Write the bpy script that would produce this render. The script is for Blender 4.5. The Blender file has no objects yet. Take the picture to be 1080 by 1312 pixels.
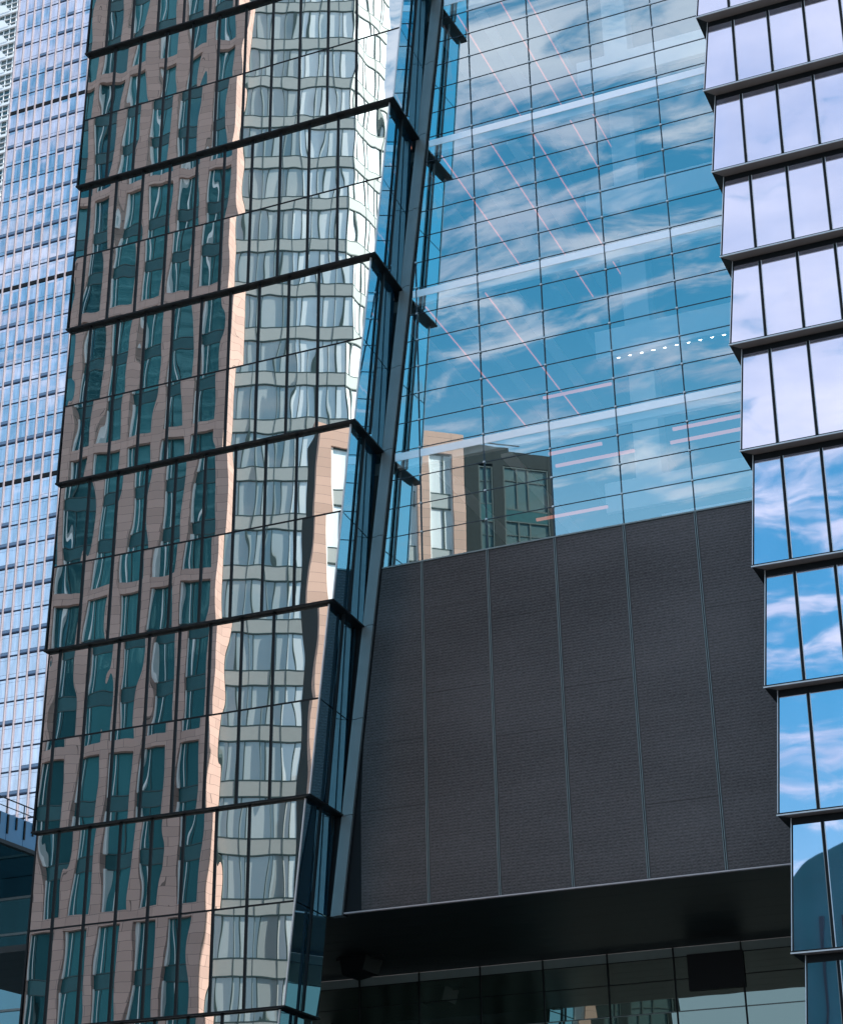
import bpy, math, random
from mathutils import Vector

random.seed(7)
scene = bpy.context.scene
C = scene.collection
R = math.radians
EYE = 1.7                                  # eye height above the pavement; heights below are given above the eye

# ------------------------------------------------------------------ camera
cam_data = bpy.data.cameras.new('camera')
cam = bpy.data.objects.new('camera', cam_data)
C.objects.link(cam)
cam_data.sensor_fit = 'VERTICAL'
cam_data.sensor_height = 36.0
cam_data.lens = 36.0 * 2333.12 / 1312.0
cam_data.clip_end = 4000
yaw, pitch, roll = R(112.5975), R(24.2117), R(-1.2499)
fw = Vector((math.cos(yaw) * math.cos(pitch), math.sin(yaw) * math.cos(pitch), math.sin(pitch)))
rt = Vector((math.sin(yaw), -math.cos(yaw), 0))
up = rt.cross(fw)
r2 = rt * math.cos(roll) + up * math.sin(roll)
u2 = -rt * math.sin(roll) + up * math.cos(roll)
from mathutils import Matrix
cam.matrix_world = Matrix(((r2.x, u2.x, -fw.x, 0), (r2.y, u2.y, -fw.y, 0), (r2.z, u2.z, -fw.z, EYE), (0, 0, 0, 1)))
scene.camera = cam

# ------------------------------------------------------------------ sun, sky, exposure
SUN_EL = R(38)
SUN_AZ = (0.985, -0.17)
sun_data = bpy.data.lights.new('sun', 'SUN')
sun_data.energy = 5.0
sun_data.angle = R(0.5)
sun_data.color = (1.0, 0.95, 0.90)
sun = bpy.data.objects.new('sun', sun_data)
C.objects.link(sun)
sd = Vector((SUN_AZ[0] * math.cos(SUN_EL), SUN_AZ[1] * math.cos(SUN_EL), math.sin(SUN_EL)))
sun.rotation_euler = sd.to_track_quat('Z', 'Y').to_euler()
sun.location = (0, 0, 200)

world = bpy.data.worlds.new("World")
scene.world = world
world.use_nodes = True
nt = world.node_tree
nt.nodes.clear()


def N(t, kind, **kw):
    n = t.nodes.new(kind)
    for k, v in kw.items():
        setattr(n, k, v)
    return n


def lk(t, a, b):
    t.links.new(a, b)


def math_node(t, op, a, b=None, c=None):
    n = N(t, 'ShaderNodeMath', operation=op)
    for i, v in enumerate((a, b, c)):
        if v is None:
            continue
        if hasattr(v, 'links'):
            lk(t, v, n.inputs[i])
        else:
            n.inputs[i].default_value = v
    return n.outputs[0]


sky = N(nt, 'ShaderNodeTexSky', sky_type='NISHITA')
sky.sun_disc = False
sky.sun_elevation = SUN_EL
sky.sun_rotation = math.atan2(SUN_AZ[0], SUN_AZ[1])
sky.air_density = 1.0
sky.dust_density = 1.2
sky.ozone_density = 0.6
tc = N(nt, 'ShaderNodeTexCoord')
sep = N(nt, 'ShaderNodeSeparateXYZ')
lk(nt, tc.outputs['Generated'], sep.inputs[0])
zz = math_node(nt, 'ADD', math_node(nt, 'MAXIMUM', sep.outputs[2], 0.0), 0.12)
comb = N(nt, 'ShaderNodeCombineXYZ')
lk(nt, math_node(nt, 'DIVIDE', sep.outputs[0], zz), comb.inputs[0])
lk(nt, math_node(nt, 'DIVIDE', sep.outputs[1], zz), comb.inputs[1])
cmap = N(nt, 'ShaderNodeMapping')
cmap.inputs['Rotation'].default_value = (0, 0, R(25))
cmap.inputs['Scale'].default_value = (0.8, 1.7, 1.0)
lk(nt, comb.outputs[0], cmap.inputs[0])
cn = N(nt, 'ShaderNodeTexNoise')
cn.inputs['Scale'].default_value = 11.0
cn.inputs['Detail'].default_value = 9
cn.inputs['Roughness'].default_value = 0.6
cn.inputs['Distortion'].default_value = 0.5
lk(nt, cmap.outputs[0], cn.inputs['Vector'])
veil = N(nt, 'ShaderNodeMapRange', interpolation_type='SMOOTHSTEP')   # thicker veil higher up
veil.inputs['From Min'].default_value = 0.56
veil.inputs['From Max'].default_value = 0.70
veil.inputs['To Max'].default_value = 0.22
lk(nt, sep.outputs[2], veil.inputs['Value'])
bias = math_node(nt, 'MULTIPLY_ADD', math_node(nt, 'SUBTRACT', sep.outputs[2], 0.54), 1.1, veil.outputs[0])
dens = math_node(nt, 'ADD', math_node(nt, 'MULTIPLY_ADD', cn.outputs[0], 2.2, -0.6), bias)
mr = N(nt, 'ShaderNodeMapRange', interpolation_type='SMOOTHSTEP')
mr.inputs['From Min'].default_value = 0.34
mr.inputs['From Max'].default_value = 0.80
mr.inputs['To Max'].default_value = 0.92
lk(nt, dens, mr.inputs['Value'])
mixc = N(nt, 'ShaderNodeMix', data_type='RGBA')
lk(nt, mr.outputs[0], mixc.inputs['Factor'])
tint = N(nt, 'ShaderNodeMix', data_type='RGBA', blend_type='MULTIPLY')
tint.inputs['Factor'].default_value = 1.0
lk(nt, sky.outputs[0], tint.inputs[6])
tint.inputs[7].default_value = (0.31, 0.96, 1.04, 1)
lk(nt, tint.outputs[2], mixc.inputs[6])
cn2 = N(nt, 'ShaderNodeTexNoise')          # greyer and whiter parts of the cloud
cn2.inputs['Scale'].default_value = 3.2
cn2.inputs['Detail'].default_value = 7
cn2.inputs['Roughness'].default_value = 0.6
lk(nt, cmap.outputs[0], cn2.inputs['Vector'])
cr = N(nt, 'ShaderNodeMapRange')
cr.inputs['From Min'].default_value = 0.33
cr.inputs['From Max'].default_value = 0.67
lk(nt, cn2.outputs[0], cr.inputs['Value'])
cc = N(nt, 'ShaderNodeMix', data_type='RGBA')
lk(nt, cr.outputs[0], cc.inputs['Factor'])
cc.inputs[6].default_value = (2.2, 2.7, 3.9, 1)
cc.inputs[7].default_value = (4.8, 4.8, 5.4, 1)
lk(nt, cc.outputs[2], mixc.inputs[7])
haze = N(nt, 'ShaderNodeMapRange', interpolation_type='SMOOTHSTEP')   # pale air low over the city
haze.inputs['From Min'].default_value = 0.52
haze.inputs['From Max'].default_value = 0.22
haze.inputs['To Max'].default_value = 0.85
lk(nt, sep.outputs[2], haze.inputs['Value'])
mixh = N(nt, 'ShaderNodeMix', data_type='RGBA')
lk(nt, haze.outputs[0], mixh.inputs['Factor'])
lk(nt, mixc.outputs[2], mixh.inputs[6])
mixh.inputs[7].default_value = (3.5, 4.2, 5.2, 1)
bg = N(nt, 'ShaderNodeBackground')
bg.inputs['Strength'].default_value = 0.13
lk(nt, mixh.outputs[2], bg.inputs['Color'])
wo = N(nt, 'ShaderNodeOutputWorld')
lk(nt, bg.outputs[0], wo.inputs[0])

scene.view_settings.view_transform = 'Standard'
scene.view_settings.look = 'None'
scene.view_settings.exposure = 1.05
scene.view_settings.gamma = 1.0
scene.view_settings.use_curve_mapping = False
scene.cycles.use_denoising = True
scene.cycles.max_bounces = 12
scene.cycles.glossy_bounces = 6
scene.cycles.transparent_max_bounces = 16
scene.cycles.sample_clamp_indirect = 8

# ------------------------------------------------------------------ materials


def mat(name):
    m = bpy.data.materials.new(name)
    m.use_nodes = True
    t = m.node_tree
    t.nodes.clear()
    out = N(t, 'ShaderNodeOutputMaterial')
    return m, t, out


def noise_color(t, col, amount=0.12, scale=3.0, detail=4):
    """a base colour with a little mottling"""
    n = N(t, 'ShaderNodeTexNoise')
    n.inputs['Scale'].default_value = scale
    n.inputs['Detail'].default_value = detail
    g = N(t, 'ShaderNodeNewGeometry')
    lk(t, g.outputs['Position'], n.inputs['Vector'])
    mx = N(t, 'ShaderNodeMix', data_type='RGBA')
    lk(t, n.outputs[0], mx.inputs['Factor'])
    mx.inputs[6].default_value = tuple(c * (1 - amount) for c in col) + (1,)
    mx.inputs[7].default_value = tuple(min(1, c * (1 + amount)) for c in col) + (1,)
    return mx.outputs[2]


def simple(name, col, rough=0.6, metal=0.0, amount=0.12, scale=3.0, spec=0.5):
    m, t, out = mat(name)
    p = N(t, 'ShaderNodeBsdfPrincipled')
    lk(t, noise_color(t, col, amount, scale), p.inputs['Base Color'])
    p.inputs['Roughness'].default_value = rough
    p.inputs['Metallic'].default_value = metal
    p.inputs['Specular IOR Level'].default_value = spec
    lk(t, p.outputs[0], out.inputs[0])
    return m


def emit(name, col, strength):
    m, t, out = mat(name)
    e = N(t, 'ShaderNodeEmission')
    e.inputs[0].default_value = col + (1,)
    e.inputs[1].default_value = strength
    lk(t, e.outputs[0], out.inputs[0])
    return m


def mirror_glass(name, tint, fac, base, wave, wave_scale=(0.9, 0.9, 0.55), rough=0.0, fac_top=None):
    """coated facade glass: a tinted reflection over a dark room, each pane slightly wavy in its own way"""
    m, t, out = mat(name)
    gl = N(t, 'ShaderNodeBsdfGlossy')
    gl.inputs['Color'].default_value = tint + (1,)
    gl.inputs['Roughness'].default_value = rough
    di = N(t, 'ShaderNodeBsdfDiffuse')
    oi = N(t, 'ShaderNodeObjectInfo')
    mx = N(t, 'ShaderNodeMix', data_type='RGBA')
    gg = N(t, 'ShaderNodeNewGeometry')          # blinds, columns and rooms dimly behind the coating
    gm = N(t, 'ShaderNodeMapping')
    gm.inputs['Scale'].default_value = (1.3, 0.3, 0.22)
    lk(t, gg.outputs['Position'], gm.inputs[0])
    gn = N(t, 'ShaderNodeTexNoise')
    gn.inputs['Scale'].default_value = 1.0
    gn.inputs['Detail'].default_value = 2
    lk(t, gm.outputs[0], gn.inputs['Vector'])
    gf = math_node(t, 'ADD', math_node(t, 'MULTIPLY', oi.outputs['Random'], 0.45), math_node(t, 'MULTIPLY_ADD', gn.outputs[0], 2.2, -0.85))
    gf.node.use_clamp = True
    lk(t, gf, mx.inputs['Factor'])
    mx.inputs[6].default_value = tuple(c * 0.45 for c in base) + (1,)
    mx.inputs[7].default_value = tuple(min(1, c * 1.7) for c in base) + (1,)
    lk(t, mx.outputs[2], di.inputs['Color'])
    lw = N(t, 'ShaderNodeFresnel')
    lw.inputs['IOR'].default_value = 1.45
    f = math_node(t, 'MINIMUM', math_node(t, 'ADD', math_node(t, 'MULTIPLY', lw.outputs[0], 0.5), fac), 1.0)
    ms = N(t, 'ShaderNodeMixShader')
    lk(t, f, ms.inputs[0])
    lk(t, di.outputs[0], ms.inputs[1])
    lk(t, gl.outputs[0], ms.inputs[2])
    lk(t, ms.outputs[0], out.inputs[0])
    if wave:
        g = N(t, 'ShaderNodeNewGeometry')
        wn = N(t, 'ShaderNodeTexWhiteNoise', noise_dimensions='1D')
        lk(t, math_node(t, 'MULTIPLY', g.outputs['Random Per Island'], 977.0), wn.inputs['W'])
        vs = N(t, 'ShaderNodeVectorMath', operation='SUBTRACT')
        lk(t, wn.outputs['Color'], vs.inputs[0])
        vs.inputs[1].default_value = (0.5, 0.5, 0.5)
        vd = N(t, 'ShaderNodeVectorMath', operation='DOT_PRODUCT')
        lk(t, vs.outputs[0], vd.inputs[0])
        lk(t, g.outputs['Position'], vd.inputs[1])
        lean = math_node(t, 'MULTIPLY', vd.outputs['Value'], 2.3)   # every pane hangs at a slightly different angle
        mp = N(t, 'ShaderNodeMapping')
        mp.inputs['Scale'].default_value = wave_scale
        lk(t, g.outputs['Position'], mp.inputs[0])
        no = N(t, 'ShaderNodeTexNoise', noise_dimensions='4D')
        no.inputs['Scale'].default_value = 1.0
        no.inputs['Detail'].default_value = 0.9
        no.inputs['Roughness'].default_value = 0.38
        lk(t, mp.outputs[0], no.inputs['Vector'])
        lk(t, math_node(t, 'MULTIPLY', g.outputs['Random Per Island'], 60.0), no.inputs['W'])
        b = N(t, 'ShaderNodeBump')
        b.inputs['Strength'].default_value = 1.0
        b.inputs['Distance'].default_value = wave
        lk(t, math_node(t, 'ADD', lean, math_node(t, 'MULTIPLY', no.outputs[0], math_node(t, 'MULTIPLY_ADD', wn.outputs['Value'], 1.0, 0.5))), b.inputs['Height'])
        lk(t, b.outputs[0], gl.inputs['Normal'])
    return m


def clear_glass(name, see, tint, fac, wave=0.0006):
    m, t, out = mat(name)
    tr = N(t, 'ShaderNodeBsdfTransparent')
    tr.inputs[0].default_value = see + (1,)
    gl = N(t, 'ShaderNodeBsdfGlossy')
    gl.inputs['Color'].default_value = tint + (1,)
    gl.inputs['Roughness'].default_value = 0.0
    g = N(t, 'ShaderNodeNewGeometry')
    oi = N(t, 'ShaderNodeObjectInfo')
    no = N(t, 'ShaderNodeTexNoise', noise_dimensions='4D')
    no.inputs['Scale'].default_value = 0.8
    no.inputs['Detail'].default_value = 0.5
    lk(t, g.outputs['Position'], no.inputs['Vector'])
    lk(t, math_node(t, 'MULTIPLY', oi.outputs['Random'], 60.0), no.inputs['W'])
    b = N(t, 'ShaderNodeBump')
    b.inputs['Distance'].default_value = wave
    lk(t, no.outputs[0], b.inputs['Height'])
    lk(t, b.outputs[0], gl.inputs['Normal'])
    ms = N(t, 'ShaderNodeMixShader')
    ms.inputs[0].default_value = fac
    lk(t, tr.outputs[0], ms.inputs[1])
    lk(t, gl.outputs[0], ms.inputs[2])
    lk(t, ms.outputs[0], out.inputs[0])
    return m


def transparent(name):
    m, t, out = mat(name)
    tr = N(t, 'ShaderNodeBsdfTransparent')
    tr.inputs[0].default_value = (1, 1, 1, 1)
    lk(t, tr.outputs[0], out.inputs[0])
    return m


def brick_mat(name, col, joint, bw=1.25, bh=0.62, mortar=0.012, amount=0.1):
    m, t, out = mat(name)
    g = N(t, 'ShaderNodeNewGeometry')
    s = N(t, 'ShaderNodeSeparateXYZ')
    lk(t, g.outputs['Position'], s.inputs[0])
    c = N(t, 'ShaderNodeCombineXYZ')
    lk(t, math_node(t, 'ADD', s.outputs[0], s.outputs[1]), c.inputs[0])
    lk(t, s.outputs[2], c.inputs[1])
    b = N(t, 'ShaderNodeTexBrick')
    b.inputs['Scale'].default_value = 1.0
    b.inputs['Brick Width'].default_value = bw
    b.inputs['Row Height'].default_value = bh
    b.inputs['Mortar Size'].default_value = mortar
    b.inputs['Color1'].default_value = tuple(x * (1 - amount) for x in col) + (1,)
    b.inputs['Color2'].default_value = tuple(x * (1 + amount) for x in col) + (1,)
    b.inputs['Mortar'].default_value = joint + (1,)
    lk(t, c.outputs[0], b.inputs['Vector'])
    p = N(t, 'ShaderNodeBsdfPrincipled')
    p.inputs['Roughness'].default_value = 0.85
    p.inputs['Specular IOR Level'].default_value = 0.2
    lk(t, b.outputs['Color'], p.inputs['Base Color'])
    lk(t, p.outputs[0], out.inputs[0])
    return m


def room_window(name, dark, light, spec=0.12, rough=0.02, tint=(0.8, 0.95, 1.0), skew=1.0):
    """window of an ordinary building: curtains, dark room or painted sky behind weakly reflecting glass"""
    m, t, out = mat(name)
    g = N(t, 'ShaderNodeNewGeometry')
    mx = N(t, 'ShaderNodeMix', data_type='RGBA')
    lk(t, math_node(t, 'POWER', g.outputs['Random Per Island'], skew), mx.inputs['Factor'])
    mx.inputs[6].default_value = dark + (1,)
    mx.inputs[7].default_value = light + (1,)
    di = N(t, 'ShaderNodeBsdfDiffuse')
    lk(t, mx.outputs[2], di.inputs[0])
    gl = N(t, 'ShaderNodeBsdfGlossy')
    gl.inputs[0].default_value = tint + (1,)
    gl.inputs['Roughness'].default_value = rough
    ms = N(t, 'ShaderNodeMixShader')
    ms.inputs[0].default_value = spec
    lk(t, di.outputs[0], ms.inputs[1])
    lk(t, gl.outputs[0], ms.inputs[2])
    lk(t, ms.outputs[0], out.inputs[0])
    return m


def woven_metal(name):
    """dark woven mesh cladding: fine wires and slow changes of tone"""
    m, t, out = mat(name)
    g = N(t, 'ShaderNodeNewGeometry')
    s = N(t, 'ShaderNodeSeparateXYZ')
    lk(t, g.outputs['Position'], s.inputs[0])
    no = N(t, 'ShaderNodeTexNoise')
    no.inputs['Scale'].default_value = 6.0
    no.inputs['Detail'].default_value = 3
    lk(t, g.outputs['Position'], no.inputs['Vector'])
    wob = math_node(t, 'MULTIPLY', no.outputs[0], 0.05)
    hz = math_node(t, 'SINE', math_node(t, 'MULTIPLY', math_node(t, 'ADD', s.outputs[2], wob), 2 * math.pi / 0.095))
    hx = math_node(t, 'SINE', math_node(t, 'MULTIPLY', s.outputs[0], 2 * math.pi / 0.15))
    mp = N(t, 'ShaderNodeMapping')
    mp.inputs['Scale'].default_value = (14.0, 14.0, 22.0)
    lk(t, g.outputs['Position'], mp.inputs[0])
    n2 = N(t, 'ShaderNodeTexNoise')
    n2.inputs['Scale'].default_value = 1.0
    n2.inputs['Detail'].default_value = 5
    n2.inputs['Roughness'].default_value = 0.7
    lk(t, mp.outputs[0], n2.inputs['Vector'])
    weave = math_node(t, 'ADD', math_node(t, 'MULTIPLY', hz, 0.5), math_node(t, 'MULTIPLY', math_node(t, 'MULTIPLY', hx, hz), 0.3))
    n3 = N(t, 'ShaderNodeTexNoise')
    n3.inputs['Scale'].default_value = 0.35
    n3.inputs['Detail'].default_value = 3
    mp3 = N(t, 'ShaderNodeMapping')
    mp3.inputs['Scale'].default_value = (0.5, 1, 1.6)
    lk(t, g.outputs['Position'], mp3.inputs[0])
    lk(t, mp3.outputs[0], n3.inputs['Vector'])
    v = math_node(t, 'ADD', math_node(t, 'MULTIPLY', weave, 0.30), math_node(t, 'MULTIPLY', n2.outputs[0], 1.5))
    v = math_node(t, 'ADD', v, math_node(t, 'MULTIPLY', n3.outputs[0], 0.7))
    mr_ = N(t, 'ShaderNodeMapRange')
    mr_.inputs['From Min'].default_value = 0.65
    mr_.inputs['From Max'].default_value = 1.75
    lk(t, v, mr_.inputs['Value'])
    oi = N(t, 'ShaderNodeObjectInfo')
    mx = N(t, 'ShaderNodeMix', data_type='RGBA')
    lk(t, mr_.outputs[0], mx.inputs['Factor'])
    mx.inputs[6].default_value = (0.040, 0.037, 0.037, 1)
    mx.inputs[7].default_value = (0.142, 0.130, 0.132, 1)
    p = N(t, 'ShaderNodeBsdfPrincipled')
    lk(t, mx.outputs[2], p.inputs['Base Color'])
    p.inputs['Metallic'].default_value = 0.8
    p.inputs['Roughness'].default_value = 0.5
    b = N(t, 'ShaderNodeBump')
    b.inputs['Strength'].default_value = 0.12
    b.inputs['Distance'].default_value = 0.02
    lk(t, weave, b.inputs['Height'])
    lk(t, b.outputs[0], p.inputs['Normal'])
    lk(t, p.outputs[0], out.inputs[0])
    return m


M = dict(
    left_glass=mirror_glass('coated green glass', (0.84, 0.90, 0.87), 0.77, (0.006, 0.028, 0.034), 0.0050, (0.9, 0.9, 0.30)),
    side_glass=mirror_glass('coated blue glass', (0.48, 0.86, 1.0), 0.66, (0.004, 0.045, 0.09), 0.0010),
    right_glass=mirror_glass('coated silver glass', (0.90, 0.90, 1.0), 0.78, (0.10, 0.14, 0.22), 0.0024, rough=0.012),
    clear=clear_glass('clear cable net glass', (0.95, 0.99, 1.0), (0.86, 1.0, 1.0), 0.53),
    back=transparent('inner pane surface'),
    dark=simple('black anodised frame', (0.006, 0.008, 0.010), 0.5, spec=0.2),
    soffit_brown=simple('grey brown soffit metal', (0.16, 0.14, 0.13), 0.6),
    silver=simple('silver edge metal', (0.62, 0.64, 0.66), 0.35, 0.6),
    channel=simple('grey green channel metal', (0.20, 0.235, 0.245), 0.42, 0.4, 0.15, 1.5),
    cable=simple('dark steel cable', (0.03, 0.05, 0.07), 0.4, 0.5),
    clamp=simple('steel clamp', (0.55, 0.58, 0.60), 0.35, 0.7),
    mesh=woven_metal('dark woven metal'),
    joint=simple('grey joint metal', (0.21, 0.25, 0.255), 0.4, 0.5),
    trim=simple('pale trim metal', (0.42, 0.38, 0.39), 0.45, 0.3),
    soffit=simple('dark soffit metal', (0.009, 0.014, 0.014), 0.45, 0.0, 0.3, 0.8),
    beam=simple('bright beam metal', (0.95, 0.95, 0.97), 0.35, 0.6, 0.03),
    white=simple('white interior paint', (0.90, 0.91, 0.92), 0.6, 0.0, 0.04),
    ceiling=simple('teal grey ceiling', (0.10, 0.20, 0.25), 0.7, 0.0, 0.1),
    inner=simple('teal interior wall', (0.05, 0.20, 0.26), 0.6, 0.0, 0.2, 0.6),
    floor_in=simple('interior floor stone', (0.30, 0.32, 0.33), 0.4),
    red_led=emit('red light strip', (1.0, 0.24, 0.14), 0.42),
    pink_tube=emit('pink tube lamp', (1.0, 0.36, 0.28), 0.38),
    spot=emit('white downlight', (1.0, 0.95, 0.85), 9.0),
    brick=brick_mat('brown brick panels', (0.50, 0.33, 0.285), (0.19, 0.13, 0.115)),
    pink=brick_mat('pink brick panels', (0.56, 0.36, 0.29), (0.26, 0.18, 0.16)),
    grey_panel=simple('pale grey cladding', (0.36, 0.375, 0.37), 0.6, 0.0, 0.05),
    white_frame=simple('white window frame', (0.80, 0.79, 0.78), 0.5, 0.0, 0.04),
    dark_frame=simple('dark green window frame', (0.03, 0.055, 0.055), 0.5),
    teal_window=room_window('teal window', (0.004, 0.024, 0.032), (0.045, 0.17, 0.19), 0.12, 0.02, (0.35, 0.75, 0.82)),
    teal_spandrel=simple('teal spandrel', (0.018, 0.085, 0.095), 0.3, 0.0, 0.2),
    grey_window=room_window('grey curtained window', (0.16, 0.20, 0.20), (0.44, 0.46, 0.455), 0.14, skew=0.5),
    bright_window=room_window('curtained window with painted sky', (0.08, 0.14, 0.14), (0.97, 0.97, 0.98), 0.16, skew=0.22),  # whiteness carries both curtains and a painted reflection of bright sky
    room_glass=room_window('shade dimmed window', (0.03, 0.07, 0.07), (0.16, 0.22, 0.22), 0.25),  # darkened to go with the painted shade on the wing's far half
    blue_glass=mirror_glass('distant blue glass', (0.90, 0.93, 1.0), 0.52, (0.42, 0.44, 0.53), 0.004, (0.3, 0.3, 0.3)),
    navy=simple('navy slab edge', (0.012, 0.03, 0.07), 0.5),
    blue_spandrel=simple('blue spandrel', (0.14, 0.22, 0.34), 0.35),
    fin=simple('pink grey fin metal', (0.27, 0.235, 0.255), 0.5, 0.2),
    grid_white=simple('white painted grid', (0.68, 0.71, 0.74), 0.6),
    grid_glass=mirror_glass('dark distant glass', (0.4, 0.5, 0.5), 0.3, (0.03, 0.045, 0.045), 0),
    parapet=simple('blue parapet panel', (0.02, 0.13, 0.26), 0.4, 0.0, 0.3, 1.0),
    low_glass=mirror_glass('dim teal glass', (0.26, 0.50, 0.58), 0.34, (0.008, 0.04, 0.055), 0.003),
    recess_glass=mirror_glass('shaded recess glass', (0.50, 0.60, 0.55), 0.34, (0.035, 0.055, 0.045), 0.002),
    header=simple('grey green header panel', (0.16, 0.21, 0.20), 0.5),
    concrete=simple('concrete', (0.33, 0.33, 0.32), 0.85, 0.0, 0.15),
    stone=simple('dark stone and painted shade', (0.014, 0.022, 0.024), 0.6, spec=0.15),  # also stands in for shade on the brick wing's far half and flank
    asphalt=simple('grey paving', (0.22, 0.21, 0.205), 0.9, 0.0, 0.2, 2.0),
    roof_metal=simple('teal roof metal', (0.008, 0.10, 0.12), 0.5, 0.0, 0.3, 0.3, spec=0.2),
    leaf=simple('dark leaves', (0.03, 0.07, 0.04), 0.6),
)

# ------------------------------------------------------------------ mesh helpers
UP = Vector((0, 0, 1))


class MB:
    """collects shapes for ONE mesh object, world coordinates"""

    SC = 1.0                                # scale about the eye, for the left tower and what it mirrors

    def __init__(self):
        self.v, self.f, self.mi, self.mats = [], [], [], []

    def slot(self, m):
        if m not in self.mats:
            self.mats.append(m)
        return self.mats.index(m)

    def poly_prism(self, front, depth, m, back_m=None):
        """front: list of points (outward face, counter-clockwise seen from outside); depth: vector to the back"""
        n = len(front)
        b = len(self.v)
        self.v += [Vector(p) for p in front] + [Vector(p) + depth for p in front]
        s = self.slot(m)
        s2 = self.slot(back_m) if back_m else s
        self.f.append(list(range(b, b + n)))
        self.mi.append(s)
        self.f.append(list(range(b + 2 * n - 1, b + n - 1, -1)))
        self.mi.append(s2)
        for i in range(n):
            j = (i + 1) % n
            self.f.append([b + i, b + n + i, b + n + j, b + j])
            self.mi.append(s2)

    def box(self, x0, x1, y0, y1, z0, z1, m):
        self.poly_prism([(x0, y0, z0), (x1, y0, z0), (x1, y0, z1), (x0, y0, z1)], Vector((0, y1 - y0, 0)), m)

    def fbox(self, fr, u0, u1, v0, v1, z0, z1, m):
        """box in a facade frame: u along the wall, v outwards"""
        P, du, dn = fr
        pt = lambda u, v, z: P + du * u + dn * v + UP * z
        self.poly_prism([pt(u0, v1, z0), pt(u1, v1, z0), pt(u1, v1, z1), pt(u0, v1, z1)], dn * (v0 - v1), m)

    def bar(self, a, b, w, h, m, side=None):
        """rectangular bar from a to b"""
        a, b = Vector(a), Vector(b)
        d = (b - a).normalized()
        s = side or (UP if abs(d.z) < 0.9 else Vector((0, 1, 0)))
        x = d.cross(s).normalized()
        y = x.cross(d).normalized()
        fr = [a - x * w / 2 - y * h / 2, a + x * w / 2 - y * h / 2, a + x * w / 2 + y * h / 2, a - x * w / 2 + y * h / 2]
        self.poly_prism(fr, b - a, m)

    def build(self, name, parent=None, smooth=False):
        me = bpy.data.meshes.new(name)
        off = parent_loc(parent)
        me.from_pydata([tuple(p * MB.SC - off + Vector((0, 0, EYE))) for p in self.v], [], self.f)
        for m in self.mats:
            me.materials.append(m)
        me.polygons.foreach_set('material_index', self.mi)
        me.update()
        import bmesh
        bm = bmesh.new()
        bm.from_mesh(me)
        bmesh.ops.recalc_face_normals(bm, faces=bm.faces)
        bm.to_mesh(me)
        bm.free()
        if smooth:
            me.polygons.foreach_set('use_smooth', [True] * len(me.polygons))
        o = bpy.data.objects.new(name, me)
        C.objects.link(o)
        if parent:
            o.parent = parent
        return o


def parent_loc(p):
    v = Vector((0, 0, 0))
    while p:
        v += p.location
        p = p.parent
    return v


def thing(name, label, cat, loc=(0, 0, 0), group=None):
    o = bpy.data.objects.new(name, None)
    C.objects.link(o)
    o.location = loc
    tag(o, label, cat, group)
    return o


def tag(o, label, cat, group=None):
    o['label'] = label
    o['category'] = cat
    if group:
        o['group'] = group
    return o


def frame(px, py, heading):
    """facade frame: u runs along the heading, v points to the left of it"""
    h = R(heading)
    return (Vector((px, py, 0)), Vector((math.cos(h), math.sin(h), 0)), Vector((-math.sin(h), math.cos(h), 0)))


GROUND = -EYE

# ------------------------------------------------------------------ ground
b = MB()
b.box(-1500, 1500, -1500, 1500, GROUND - 0.5, GROUND, M['asphalt'])
g = b.build('ground')
g['kind'] = 'structure'

# ------------------------------------------------------------------ left tower: overlapping glass tiers
MB.SC = 0.9916
TIER = 6.13
FLARE = 0.15
YL = 47.8
XE = -33.42                               # left edge
lt = thing('glass_tower', 'glass tower of overlapping tiers mirroring a brown brick building in wavy panes', 'tower', (-27, 52, 0))
LEAN = 0.775
PH = {0: -0.74, 1: -0.38, 2: 0.0, 3: -0.74, 4: -0.38, 5: 0.0, 6: -0.74, 7: -0.38}


def strip_x(z):
    return -20.62 - 0.1235 * (39.2 - z)


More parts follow.
